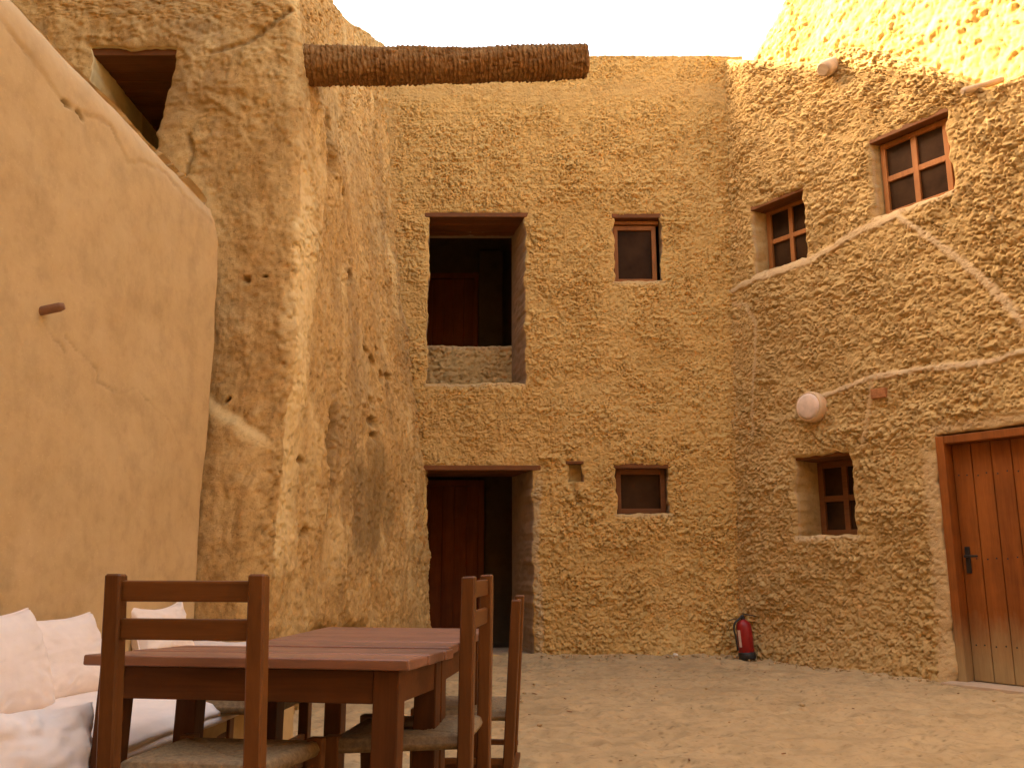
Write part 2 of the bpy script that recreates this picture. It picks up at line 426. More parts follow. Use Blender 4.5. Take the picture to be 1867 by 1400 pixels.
def lintel(parent, x0, x1, z, y0, y1, th=.05, mat=None):
    bm = bmesh.new(); n = max(1, int((y1 - y0) / .11))
    for k in range(n):
        a = y0 + (y1 - y0) * k / n; b = y0 + (y1 - y0) * (k + 1) / n - .006
        add_box(bm, (x0, a, z - random.uniform(0, .006)), (x1, b, z + th), .006)
    return bm_obj('lintel', bm, mat or M['frame_dark'], parent)

lintel(back, -1.0, .21, 4.868, -.012, .6)
lintel(back, -.99, .31, 1.965, -.02, .75)
lintel(back, 1.14, 1.74, 4.86, -.006, .15)
lintel(back, 1.10, 1.72, 1.99, -.004, .18)
lintel(back, .585, .775, 2.03, -.03, .10, .03)
w = window(back, 1.17, 1.66, 4.11, 4.80, .10, (), (), .05)
bm = bmesh.new(); add_box(bm, (1.17, .07, 4.81), (1.69, .155, 4.85), .006); bm_obj('head_board', bm, M['frame'], w)
window(back, 1.135, 1.675, 1.505, 1.985, .12, (), (), .055, mat=M['frame_dark'])
# shutter seen behind the upper glass, doors and parapet of the passage and the balcony
def plank_door(name, parent, x0, x1, z0, z1, y, mat, pw=.15, th=.035):
    bm = bmesh.new(); n = max(2, int(round((x1 - x0) / pw)))
    for k in range(n):
        a = x0 + (x1 - x0) * k / n; b = x0 + (x1 - x0) * (k + 1) / n
        add_box(bm, (a + .003, y + random.uniform(0, .003), z0), (b - .003, y + th, z1), .007)
    add_box(bm, (x0 + .002, y + th * .5, z0 + .002), (x1 - .002, y + th * .8, z1 - .002), 0)
    return bm_obj(name, bm, mat, parent)
d1 = plank_door('door', back, -1.18, -.42, .05, 1.93, 1.62, M['door_dark'])
bm = bmesh.new(); add_box(bm, (-.42, 1.58, .05), (-.35, 1.69, 2.0), .006); add_box(bm, (-1.2, 1.585, 1.932), (-.421, 1.685, 2.0), .006); bm_obj('door_frame', bm, M['door_dark'], d1)
d2 = plank_door('door', back, -1.25, -.53, 2.93, 4.86, 2.25, M['door_dark'])
bm = bmesh.new(); add_box(bm, (-.53, 2.2, 2.93), (-.47, 2.33, 4.95), .006); add_box(bm, (-1.3, 2.205, 4.862), (-.531, 2.325, 4.94), .006); bm_obj('door_frame', bm, M['door_dark'], d2)
bm = bmesh.new(); add_box(bm, (-.462, 2.12, 2.92), (-.12, 2.34, 5.25), .03, seg=3); bm_obj('pier', bm, M['room_shade'], back)
U = np.linspace(-1.2, .12, 110); Z = np.linspace(2.9, 3.47, 52); uu, zz = np.meshgrid(U, Z, indexing='ij')
pw_ = Wall(-1.2, .12, 2.91, 3.49, [], .013, flat_top(3.49), lambda u, z: (clods(u, z, .05, .04, .034, 66, .01), .5 * sstep(.05, 0, 3.49 - z), 0 * u), cap=.2, zband=.1)
V = pw_.V; V[:, 1] += .66; pw_.build('parapet', [M['right'], M['right']], back)

# ================================================================== RIGHT HOUSE
RA = R(-55)
right = empty('mud_house', 'mud house on the right side with rough clod render, plank door and three deep windows', 'house', (2.37, 9.5, 0), (0, 0, RA))
RID = [[(-.1, 3.95), (.34, 3.99), (.71, 3.99), (1.2, 4.0), (1.71, 4.13), (2.15, 4.17), (2.55, 3.74), (2.9, 3.32), (3.15, 2.92), (3.6, 2.4)],
       [(1.0, 2.53), (1.21, 2.58), (1.76, 2.69), (2.35, 2.67), (2.82, 2.63), (3.12, 2.67), (3.7, 2.72)],
       [(.05, 3.82), (.29, 3.76), (.46, 3.52), (.37, 2.92), (.31, 2.3)], [(1.76, 2.66), (1.72, 2.4), (1.60, 2.05)], [(.2, 2.35), (.7, 2.44), (1.02, 2.47)]]
def right_disp(u, z):
    h = clods(u, z, .046, .044, .029, 140, .03)
    ridge = np.zeros_like(u)
    wu = u + .03 * fbm(u * 6, z * 6, 31, 3); wz = z + .03 * fbm(u * 6, z * 6, 32, 3)
    for k, pl in enumerate(RID):
        wd = (.05, .045, .03, .035, .02)[k] * (1 + .5 * fbm(u * 4, z * 4, 35, 2))
        d = polydist(wu, wz, pl); m = sstep(wd, wd * .3, d)
        h = h * (1 - .75 * m) + m * (.022, .03, .012, .02, .012)[k]
        ridge = np.maximum(ridge, m * (.75, .9, .45, .35, .3)[k])
    # smooth jamb beside the door
    m = sstep(.10, .03, np.abs(u - 2.25)) * sstep(2.1, 1.8, z)
    h = h * (1 - .7 * m) + .015 * m; ridge = np.maximum(ridge, .4 * m)
    dm = sstep(.10, .0, np.maximum(np.abs(u - 2.8) - .5, 0) + np.abs(z - 2.13)); h = h * (1 - .6 * dm); ridge = np.maximum(ridge, .5 * dm)
    h = h + .06 * sstep(.4, 0, z) - .17 * np.clip(z / 6.9, 0, 1) * sstep(.55, 0, u)      # banked foot, leaning corner
    return h, ridge, 0 * u
def right_top(u):
    return np.interp(u, [-.3, 0, .28, 1.45, 1.58, 1.72, 1.95, 2.16, 2.62, 3.03, 3.34, 4.2], [6.95, 6.9, 6.72, 6.07, 6.12, 6.12, 5.98, 5.84, 5.44, 5.05, 4.72, 4.3]) + .02 * fbm(u * 6, u * 0 + .5, 5, 3)
ops_right = [
    dict(u0=1.93, u1=2.70, z0=4.22, z1=5.0, depth=.14, inner=(1.98, 2.66, 4.22, 4.97), room=(1.8, 2.9, 4.0, 5.1, .5)),
    dict(u0=.46, u1=1.15, z0=4.05, z1=4.81, depth=.24, inner=(.52, 1.15, 4.05, 4.81), room=(.4, 1.3, 3.9, 5, .5)),
    dict(u0=.82, u1=1.46, z0=1.24, z1=2.02, depth=.40, inner=(.84, 1.46, 1.24, 1.99), room=(.7, 1.6, 1.1, 2.2, .5)),
    dict(u0=2.31, u1=3.30, z0=-.02, z1=2.075, depth=.20, room=(2.2, 3.4, -.05, 2.2, .4), sill=False)]
wr = Wall(-.25, 4.2, -.1, 7.0, ops_right, lambda u: .0082 if u < 3.4 else .03, right_top, right_disp, ubreaks=(3.4,), zband=2.0, cap=.45)
wr.build('wall', [M['right'], M['right'], M['room_shade']], right)
window(right, 1.985, 2.655, 4.225, 4.965, .09, (.5,), (.5,), .05, .055)
window(right, .525, 1.145, 4.055, 4.80, .18, (.5,), (.5,), .055, .05)
window(right, .845, 1.455, 1.245, 1.985, .34, (.5,), (.5,), .06, .06, mat=M['frame_dark'])
lintel(right, 1.93, 2.75, 4.975, .0, .16)
lintel(right, .46, 1.2, 4.785, .0, .26)
lintel(right, .78, 1.5, 1.995, .03, .38)
door = plank_door('door', right, 2.39, 3.22, .03, 1.99, .10, M['door'], .165)
bm = bmesh.new()
for x0, x1, z0, z1, y0 in ((2.315, 2.388, 0, 2.062, -.012), (3.222, 3.295, 0, 2.062, -.012), (2.389, 3.221, 1.992, 2.06, -.010)):
    add_box(bm, (x0, y0, z0), (x1, .15, z1), .006)
bm_obj('door_frame', bm, M['door'], door)
bm = bmesh.new(); add_box(bm, (2.425, .088, .90), (2.465, .101, 1.12), .004); lathe(bm, [(.011, 0), (.011, .045)], 10, Matrix.Translation((2.445, .09, 1.04)) @ Matrix.Rotation(R(90), 4, 'X'))
add_box(bm, (2.438, .04, 1.032), (2.55, .056, 1.05), .005); bm_obj('handle', bm, M['black'], door)
bm = bmesh.new()
for z_ in (.32, 1.02, 1.72):
    for k in range(5):
        for e_ in (.045, .12): lathe(bm, [(.007, 0), (.006, .004), (.002, .006)], 8, Matrix.Translation((2.39 + k * .166 + e_ + random.uniform(-.006, .006), .101, z_ + random.uniform(-.012, .012))) @ Matrix.Rotation(R(90), 4, 'X'))
bm_obj('nails', bm, M['black'], door); door.children[-1]['kind'] = 'stuff'
bm = bmesh.new(); add_box(bm, (2.27, -.20, .0), (3.35, .09, .028), .006); bm_obj('threshold', bm, M['plank_grey'], right)

# things fixed to the right house
def on_right(t, z, out=0.0):
    return right.matrix_world_ @ Vector((t, -out, z))
RM = Matrix.Translation((2.37, 9.5, 0)) @ Matrix.Rotation(RA, 4, 'Z')
lamp = empty('wall_lamp', 'round pale bulkhead lamp fixed to the rough right wall above the low window', 'lamp', RM @ Vector((1.12, -.03, 2.49)), (0, 0, RA))
X90 = Matrix.Rotation(R(90), 4, 'X')
bm = bmesh.new(); lathe(bm, [(.135, -.04), (.150, -.02), (.150, .075), (.143, .09), (.13, .092), (.13, .085)], 40, X90); bm_obj('housing', bm, M['grey'], lamp, smooth=True)
bm = bmesh.new(); lathe(bm, [(.131, .084), (.127, .098), (.10, .106), (.05, .110), (.004, .111)], 40, X90); bm_obj('cover', bm, M['white'], lamp, smooth=True)
bm = bmesh.new(); add_box(bm, (-.075, -.045, -.045), (.075, .03, .045), .008); 
tag(bm_obj('clay_brick', bm, M['brick'], None, RM @ Vector((1.835, -.01, 2.52)), (0, R(2), RA)), 'small reddish clay brick poking out of the wall right of the round lamp', 'brick')

def stub(name, p, q, r, mat, label, cat, knobs=.12, n=20, m=24):
    M_, L = bar_matrix(p, q)
    th = np.linspace(0, 2 * np.pi, n, endpoint=False); zs = np.linspace(0, L, m)
    tt, z2 = np.meshgrid(th, zs, indexing='ij')
    rr = r * (1 + knobs * fbm(np.cos(tt) * 1.3 + z2 * 6, np.sin(tt) * 1.3 + 4, int(L * 100), 3) - .3 * sstep(L - r * .5, L, z2) ** 2)
    V = np.stack([rr * np.cos(tt), rr * np.sin(tt), z2], -1).reshape(-1, 3)
    idx = np.arange(n * m).reshape(n, m); nx = np.roll(idx, -1, 0)
    F = np.stack([idx[:, :-1], nx[:, :-1], nx[:, 1:], idx[:, 1:]], -1).reshape(-1, 4)
    V = np.concatenate([V, [[0, 0, 0], [0, 0, L]]])
    caps = [(nx[k, 0], idx[k, 0], n * m, n * m) for k in range(n)]
    o = np_mesh(name, V, F, mat, None, tuple(p), M_.to_euler())
    me = o.data; bm2 = bmesh.new(); bm2.from_mesh(me); bm2.verts.ensure_lookup_table()
    for row, c in ((0, n * m), (m - 1, n * m + 1)):
        for k in range(n):
            a, b = bm2.verts[int(idx[k, row])], bm2.verts[int(nx[k, row])]
            try: f = bm2.faces.new((a, b, bm2.verts[c])); f.smooth = False
            except ValueError: pass
    bmesh.ops.recalc_face_normals(bm2, faces=bm2.faces); bm2.to_mesh(me); bm2.free()
    return tag(o, label, cat)
stub('beam_end', RM @ Vector((1.63, .30, 6.16)), RM @ Vector((1.60, -.17, 5.88)), .082, M['plank_grey'], 'short sawn beam end jutting from the top edge of the right house', 'beam')
stub('wooden_stake', RM @ Vector((3.12, .2, 5.16)), RM @ Vector((2.93, -.14, 5.02)), .03, M['plank_grey'], 'thin broken wooden stake sticking out near the top of the right house', 'stake')

# ================================================================== SUNLIT TOWER behind the right house
tower = empty('mud_tower', 'tall sunlit mud tower rising behind the top of the right house', 'tower', RM @ Vector((0, .5, 0)), (0, 0, RA))
def tower_top(u): return np.interp(u, [-.6, .0, .25, .45, .80, 1.1, 2.0, 4.2], [6.3, 6.6, 6.95, 7.15, 7.42, 7.75, 8.6, 9.2]) + .04 * fbm(u * 7, u * 0, 8, 3)
wt = Wall(-.5, 4.2, 3.8, 7.5, [], lambda u: .014, tower_top, lambda u, z: (clods(u, z, .085, .075, .045, 240, .04, .7), 0 * u, 0 * u), zband=2.6, cap=.8)
wt.build('wall', [M['tower'], M['tower']], tower)

# ================================================================== OLD WEATHERED WALL (left, with the corner and the high opening)
old = empty('mud_wall', 'old weathered mud wall with a thick corner and a high opening with wooden ceiling', 'wall', (-1.5, 5.8, 0))
ZK = [0, .6, 1.6, 2.4, 4.2, 5.0, 6.0]
EX = [-1.60, -1.60, -1.57, -1.50, -1.53, -1.58, -1.62]
BZ = [0, .56, 2.0, 3.54, 4.84, 6.2, 7.1]; BX = [-.88, -.90, -.96, -1.19, -1.38, -1.50, -1.56]
S1, SA, SB = 2.6, .13, 3.66            # lengths: front face, rounded corner, side face
def old_map(V):
    """(u, -h, z): u<S1 front face from left, then an arc, then the side face to the back house"""
    u, h, z = V[:, 0], -V[:, 1], V[:, 2]
    ex = np.interp(z, ZK, EX); bx = np.interp(z, BZ, BX); r = .08
    P = np.zeros_like(V)
    cx, cy = ex - r, np.full_like(ex, 5.8 + r)
    # side direction from corner to the back house
    sx = bx - ex; sy = 9.62 - (5.8 + r); sl = np.hypot(sx, sy); dx, dy = sx / sl, sy / sl
    a_end = np.arctan2(-dx, dy)             # outward normal angle of side face
    ang0 = -math.pi / 2
    f = u <= S1
    P[f, 0] = cx[f] - (S1 - u[f]); P[f, 1] = 5.8 - h[f]
    c = (u > S1) & (u <= S1 + SA); t = (u - S1) / SA
    a = ang0 + t * (a_end - ang0)
    P[c, 0] = cx[c] + (r + h[c]) * np.cos(a[c]); P[c, 1] = cy[c] + (r + h[c]) * np.sin(a[c])
    s = u > S1 + SA; t = (u - S1 - SA) / SB
    x0 = cx + r * np.cos(a_end); y0 = cy + r * np.sin(a_end)
    P[s, 0] = x0[s] + t[s] * (bx - x0)[s] + h[s] * np.cos(a_end)[s]; P[s, 1] = y0[s] + t[s] * (9.62 - y0)[s] + h[s] * np.sin(a_end)[s]
    P[:, 2] = z
    P[:, 0] += 1.5; P[:, 1] -= 5.8
    return P
UX = lambda x: S1 + x + 1.63            # world x on the front face -> u (corner radius and lean averaged)
SD = S1 + SA
PITS = [(SD + .75, 4.45, .09, .12), (SD + .80, 4.22, .07, .09), (SD + 1.15, 4.0, .04, .10), (SD + 1.85, 2.22, .12, .038), (SD + 1.9, 2.10, .07, .03), (SD + 1.8, 2.40, .08, .03),
        (SD + .85, 1.95, .05, .17), (SD + .90, 1.55, .025, .30), (S1 - .25, 2.9, .020, .017), (S1 - .12, 2.92, .010, .008), (S1 - .3, 2.05, .012, .012), (S1 + .14, .40, .10, .10), (SD + .9, .42, .22, .10), (SD + 1.6, .35, .30, .12),
        (S1 + .05, .15, .08, .1), (SD + 1.3, .18, .22, .1), (SD + 1.75, 2.85, .06, .03), (SD + 1.95, 2.80, .08, .04), (SD + 2.2, 2.7, .06, .05), (SD + 2.1, 2.95, .05, .025), (SD + 2.4, 2.75, .06, .03), (SD + .5, 1.2, .05, .03), (SD + .35, 1.7, .04, .03), (SD + 1.3, 3.4, .05, .04)]
def old_disp(u, z):
    front = sstep(S1 + .1, S1 - .05, u)
    n = fbm(u * 3, z * 1.4, 500, 5) * .05 + fbm(u * 14, z * 9, 510, 4) * .016
    f1, f2, c = worley((u + .03 * fbm(u * 12, z * 12, 3, 2)) / .07, z / .09, 520)
    holes = sstep(.30, .10, f1) * (c > .72)
    n = n - .012 * holes * (1 - .7 * front)
    n = n + .010 * fbm(u * 46, z * 30, 530, 3) + (1 - front) * (.006 * fbm(u * 22, z * 4, 540, 4) + clods(u, z, .06, .055, .014, 545, .02) * (.4 + .9 * sstep(-.2, .3, fbm(u * 1.8, z * 1.2, 548, 3))))
    up = sstep(3.4, 4.4, z) * front
    n = n + up * clods(u, z, .07, .05, .022, 560, .01, .3)
    far = sstep(S1 + SA + SB - 1.5, S1 + SA + SB - .6, u + .25 * (z - 3))
    n = n + far * clods(u, z, .085, .06, .018, 580, .0)
    st = .35 * holes * (1 - .7 * front); ridge = 0 * u
    for (a, b, ru, rz) in PITS:
        wu = u + .03 * fbm(u * 16, z * 16, 11, 3); wz = z + .04 * fbm(u * 14, z * 14, 12, 3)
        d = np.sqrt(((wu - a) / ru) ** 2 + ((wz - b) / rz) ** 2) / 1.35; m = sstep(1.3, .45, d)
        n = n - .055 * m; st = np.maximum(st, .6 * m)
    # thicker lower part on the front face with a pale slanting ledge
    zl = 2.0 - .62 * (u - (S1 - .36)) + .03 * fbm(u * 9, z * 0, 5, 3)
    led = front * sstep(S1 - 1.0, S1 - .4, u) * sstep(S1 + .12, S1 - .08, u)
    n = n + led * .09 * sstep(.04, -.05, z - zl); ridge = np.maximum(ridge, led * .55 * sstep(.035, .01, np.abs(z - zl - .01) + .02 * fbm(u * 20, z * 20, 8, 2)))
    # bounced light on the corner, painted as a pale strip
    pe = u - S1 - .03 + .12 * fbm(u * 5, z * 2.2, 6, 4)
    lit_strip = sstep(.06, .12, pe) * sstep(.55, .28, pe) * sstep(.7, 1.3, z + .5 * fbm(u * 8, z * 2, 7, 3)) * sstep(4.4, 3.4, z)
    ridge = np.maximum(ridge, .95 * lit_strip)
    ridge = np.maximum(ridge, .6 * sstep(.12, .42, fbm(u * 2.0, z * 1.1, 611, 4)) * (1 - front))
    ds = np.sqrt(((u - SD - 1.9) / .75) ** 2 + ((z - 1.55) / .62) ** 2) + .7 * fbm(u * 3, z * 2.2, 620, 4)      # damp dark stain
    st = np.maximum(st, .55 * sstep(1.0, .45, ds) * (1 - front)); ridge = ridge * (1 - .8 * sstep(1.1, .6, ds))
    st = np.maximum(st, .5 * sstep(.5, .15, z + .3 * fbm(u * 3, z * 3, 625, 4)) * (1 - front))
    n = n + .05 * sstep(.5, 0, z)
    # seam of cracked render at the top of the corner
    d = polydist(u + .02 * fbm(u * 14, z * 14, 13, 3), z, [(S1 - .55, 4.62), (S1 - .28, 4.70), (S1 - .1, 4.86), (S1 + .02, 4.98)])
    n = n - .03 * sstep(.035, .008, d); st = np.maximum(st, .5 * sstep(.03, .006, d))
    n = n + .05 * sstep(.5, .2, np.abs(u - (S1 - .45))) * sstep(.35, .05, np.abs(z - 4.5)) * front
    d = polydist(u + .02 * fbm(u * 14, z * 14, 14, 3), z, [(UX(-2.30), 3.98), (UX(-2.27), 3.80), (UX(-2.32), 3.6)])
    n = n - .02 * sstep(.02, .005, d); st = np.maximum(st, .5 * sstep(.015, .004, d))
    return n, ridge, st
def old_top(u):
    t = (u - S1 - SA) / SB
    return np.interp(t, [-1, 0, .05, .2, .45, .7, 1.0], [5.9, 5.7, 5.66, 5.72, 6.05, 6.55, 7.1]) + .02 * fbm(u * 4, u * 0, 15, 3)
ops_old = [dict(u0=UX(-3.06), u1=UX(-2.445), z0=3.15, z1=4.67, depth=.9, room_mat=1, inner=(UX(-3.06), UX(-2.45), 3.15, 4.64), room=(UX(-3.06), UX(-2.0), 3.1, 4.67, .8), sill=False)]
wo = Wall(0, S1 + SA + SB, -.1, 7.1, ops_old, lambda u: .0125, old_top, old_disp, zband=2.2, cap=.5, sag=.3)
# the right jamb of the opening leans outwards
V = wo.V; k = (np.abs(V[:, 0] - UX(-2.445)) < .6) * sstep(4.62, 3.9, V[:, 2]); fall = np.exp(-np.abs(V[:, 0] - UX(-2.445)) / .12)
V[:, 0] -= .13 * k * fall * sstep(3.0, 3.3, V[:, 2]) * (V[:, 1] < .5)
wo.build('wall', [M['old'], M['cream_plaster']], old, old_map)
bm = bmesh.new()
for k in range(14): add_box(bm, (-3.2 + 1.5, .03 + .12 * k, 4.625 + random.uniform(0, .012)), (-2.2 + 1.5, .148 + .12 * k, 4.72), .008, Matrix.Identity(4))
bm_obj('ceiling_boards', bm, M['frame_dark'], old)

# ================================================================== SMOOTH PLASTER WALL (left foreground)
LA = R(90 - 2.5)
plw = empty('plaster_wall', 'smooth clay plastered wall with rounded top on the left behind the couch', 'wall', (-2.03 - .16 + .07, 5.66 - 3.62, 0), (0, 0, LA))
CR = [[(1.85, 2.0), (2.05, 1.95), (2.15, 1.92), (2.17, 1.86), (2.4, 1.84), (2.58, 1.91), (2.78, 1.84), (3.0, 1.79), (3.15, 1.70)],
      [(1.0, 3.16), (1.25, 3.12), (1.45, 3.09), (1.62, 3.05), (1.80, 3.08), (1.95, 3.14), (2.06, 3.15), (2.25, 3.05), (2.4, 3.12), (2.7, 3.2), (2.95, 3.18)],
      [(1.62, 2.04), (1.75, 1.98), (1.86, 1.94)]]
def pl_disp(u, z):
    n = .03 * fbm(u * 1.1, z * 1.1, 700, 3) + .006 * fbm(u * 5, z * 5, 710, 4) + .0012 * fbm(u * 30, z * 30, 715, 3)
    st = 0 * u; wu = u + .012 * fbm(u * 30, z * 30, 701, 3); wz = z + .02 * fbm(u * 18, z * 18, 702, 3)
    for k, c in enumerate(CR):
        d = polydist(wu, wz, c); br = sstep(-.1, .25, fbm(u * 3.5, z * 3.5, 720 + k, 2))
        n = n - .0035 * sstep(.013, .004, d) * (.3 + .7 * br); st = np.maximum(st, .30 * (.3 + .7 * br) * sstep(.009, .003, d))
        if k == 1: n = n + .006 * sstep(0, .03, wz - np.interp(wu, [q[0] for q in c], [q[1] for q in c])) * sstep(1.0, 1.3, u)
    for a, b in ((1.66, 3.055), (1.78, 3.065)):
        m = sstep(1.2, .5, np.sqrt(((wu - a) / .045) ** 2 + ((wz - b) / .011) ** 2)); n = n - .02 * m; st = np.maximum(st, .8 * m)
    n = n + .04 * sstep(.6, 0, z)
    rd = .30 * sstep(-.05, .4, fbm(u * 1.5, z * 3, 730, 4)) * sstep(1.3, .8, z + .2 * fbm(u * 4, z * 2, 9, 2)) + .35 * sstep(.25, 0, 3.3 - z)
    return n, rd, st
wl = Wall(-5.0, 3.62, -.1, 3.30, [], lambda u: .011 if u > -.0 else .09, lambda u: 3.30 + .06 * fbm(u * 1.1, u * 0, 7, 3) - .27 * sstep(3.2, 3.68, u) ** 2, pl_disp, ubreaks=(0.0,), cap=.45, sag=0, zband=.3)
def pl_map(V):
    u, y, z = V[:, 0].copy(), V[:, 1].copy(), V[:, 2].copy()
    # rounded free end and rounded top
    e = np.clip((u - 3.53) / .09, 0, 1); y = y + .06 * (1 - np.sqrt(1 - .98 * e * e))
    t = np.clip((z - 3.14) / .16, 0, 1) * (V[:, 1] < .02); y = y + .07 * (1 - np.sqrt(1 - .98 * t * t))
    return np.stack([u, y, z], -1)
# end cap of the free end
wl_o = wl.build('wall', [M['plaster'], M['plaster']], plw, pl_map)
bm = bmesh.new(); add_box(bm, (3.30, .13, -.1), (3.57, .44, 3.18), .05, seg=3); bm_obj('wall_end', bm, M['plaster'], plw)
PM = Matrix.Translation((-2.12, 2.04, 0)) @ Matrix.Rotation(LA, 4, 'Z')
stub('wooden_peg', PM @ Vector((1.63, .08, 2.045)), PM @ Vector((1.67, -.085, 2.095)), .020, M['peg'], 'short round wooden peg sticking out of the smooth plaster wall', 'peg', .06, 14, 10)

# ================================================================== PALM LOG
def palm_log():
    p = Vector((-1.75, 6.0, 4.655)); q = Vector((.585, 6.28, 4.86)); M_, L = bar_matrix(p, q)
    n, m = 96, 560
    th = np.linspace(0, 2 * np.pi, n, endpoint=False); zs = np.linspace(0, L, m); tt, z2 = np.meshgrid(th, zs, indexing='ij')
    r0 = np.interp(z2, [0, .5, 1.2, L - .25, L - .06, L], [.148, .140, .130, .124, .128, .118])
    zw = z2 + .012 * fbm(np.cos(tt) * 2 + 5, z2 * 4 + np.sin(tt) * 2, 801, 3)
    zw = zw + .012 * np.sin(z2 * 9) + .014 * fbm(np.cos(tt) * 1.6 + 3, z2 * 11 + np.sin(tt) * 1.6, 806, 2) + .012 * fbm(np.cos(tt) * 5, np.sin(tt) * 5 + z2 * 4, 807, 3); ph = zw / .036; fr = ph - np.floor(ph); rid = np.floor(ph)
    ring = (1 - fr) ** 1.2 * (.5 + .9 * _hash(rid.astype(np.int64), (tt * 4).astype(np.int64) * 0 + 3, 5))
    ang = _hash(rid.astype(np.int64), np.floor((tt / (2 * np.pi) * 14 + (rid % 2) * .5)).astype(np.int64), 9)
    r = r0 + .010 * ring * (.6 + .8 * ang) + .024 * fbm(np.cos(tt) * 1.3, z2 * 2.6 + np.sin(tt) * 1.3, 810, 4) + .011 * fbm(tt * 8, z2 * 50, 815, 3) - .020 * sstep(.15, .45, fbm(tt * 4, z2 * 9, 818, 3))
    V = np.stack([r * np.cos(tt), r * np.sin(tt), z2], -1); V[..., 0] += .0 * z2
    sag = -.020 * np.sin(np.pi * z2 / L)
    Vw = V.reshape(-1, 3); Mn = np.array(M_.to_3x3()); W = Vw @ Mn.T; W[:, 2] += sag.ravel()
    idx = np.arange(n * m).reshape(n, m); nx = np.roll(idx, -1, 0)
    F = [np.stack([idx[:, :-1], nx[:, :-1], nx[:, 1:], idx[:, 1:]], -1).reshape(-1, 4)]
    # sawn end, concentric rings
    prev = idx[:, -1]; base = W[prev]; cen = base.mean(0); k0 = len(W); ext = []
    for j, s in enumerate((.9, .65, .4, .2, .03)):
        ringv = cen + (base - cen) * s + np.array(M_.to_3x3() @ Vector((0, 0, .004 * (j % 2))))
        ext.append(ringv); cur = np.arange(k0, k0 + n); k0 += n
        F.append(np.stack([prev, np.roll(prev, -1), np.roll(cur, -1), cur], -1)); prev = cur
    o = np_mesh('palm_log', np.concatenate([W] + ext), np.concatenate(F), M['palm'], None, tuple(p))
    tag(o, 'long ringed brown palm trunk beam jutting across the courtyard from the old wall', 'beam')
palm_log()

# ================================================================== GROUND
def ground_z(x, y):
    b = .03 * sstep(3.1, 2.3, y) + .03 * sstep(8.6, 9.6, y)
    return b
def ground():
    X = np.concatenate([[-300, -60, -20, -8, -4], np.arange(-2.6, 4.9, .02), [6, 9, 20, 60, 300]])
    Y = np.concatenate([[-300, -60, -20, -6, -2, 0, 1], np.arange(1.6, 11.2, .02), [13, 20, 60, 300]])
    xx, yy = np.meshgrid(X, Y, indexing='ij')
    z = ground_z(xx, yy)
    inn = (xx > -3) & (xx < 5) & (yy > 1) & (yy < 11.3)
    foot = worley(xx / .33 + .3 * fbm(xx * 3, yy * 3, 5, 2), yy / .33, 905)[0]
    d = .022 * fbm(xx * 1.4, yy * 1.4, 900, 4) + .010 * fbm(xx * 7, yy * 7, 910, 4) - .018 * sstep(.36, .14, foot) + .012 * sstep(.14, .0, np.abs(foot - .42)) + .004 * fbm(xx * 24, yy * 24, 915, 3)
    f1, _, c = worley(xx / .09, yy / .09, 930); d = d + .010 * sstep(.22, .05, f1) * (c > .93)
    # sand banked against the wall feet
    dw = np.minimum(np.abs(9.45 - yy), np.abs((xx - 2.37) * .819 + (yy - 9.5) * .574 + .02) + 9 * (xx < 1.8))
    d = d + .035 * sstep(.35, 0, dw) * (.6 + .6 * fbm(xx * 3, yy * 3, 940, 3))
    z = z + np.where(inn, d, 0)
    z = np.where((yy > 9.6) & (xx < .5), np.minimum(z, .03), z)
    st = .8 * sstep(.16, .04, f1) * (c > .76) * (c < .90)
    patch = sstep(-.12, .25, fbm(xx * 1.7, yy * 2.4, 950, 4))
    g1, _, c2 = worley(xx / .05, yy / .035, 960)
    st = np.maximum(st, .7 * patch * sstep(.36, .1, g1) * (c2 > .66))
    st = np.maximum(st, .22 * sstep(.0, .4, fbm(xx * 2.2, yy * 5.5, 970, 5)))
    st = np.where(inn, st, 0)
    idx = np.arange(xx.size).reshape(xx.shape)
    F = np.stack([idx[:-1, :-1], idx[1:, :-1], idx[1:, 1:], idx[:-1, 1:]], -1).reshape(-1, 4)
    o = np_mesh('ground', np.stack([xx, yy, z], -1).reshape(-1, 3), F, M['sand'], attrs={'ridge': np.zeros(xx.size), 'stain': st.ravel()})
    tag(o, kind='structure')
ground()
def debris():
    rng = np.random.default_rng(4); bm = bmesh.new()
    for k in range(70):
        x = rng.uniform(-.2, 4.2); y = rng.uniform(3.2, 9.3)
        if (x - 2.37) * .819 + (y - 9.5) * .574 > -.15: continue
        a = rng.uniform(0, 6.28); l = rng.uniform(.004, .014) * (1 if rng.random() < .94 else 2.2); w_ = rng.uniform(.002, .005)
        add_box(bm, (-l, -w_, 0), (l, w_, w_ * 1.3), 0, Matrix.Translation((x, y, .006 + ground_z(x, y) + .018 * float(fbm(np.array([x * 1.4]), np.array([y * 1.4]), 900, 4)[0]))) @ Matrix.Rotation(a, 4, 'Z') @ Matrix.Rotation(rng.uniform(-.3, .3), 4, 'Y'))
    o = bm_obj('twigs_and_straw', bm, M['peg']); tag(o, 'scattered dark straw bits and crumbs on the sandy courtyard floor', 'debris', kind='stuff')
debris()
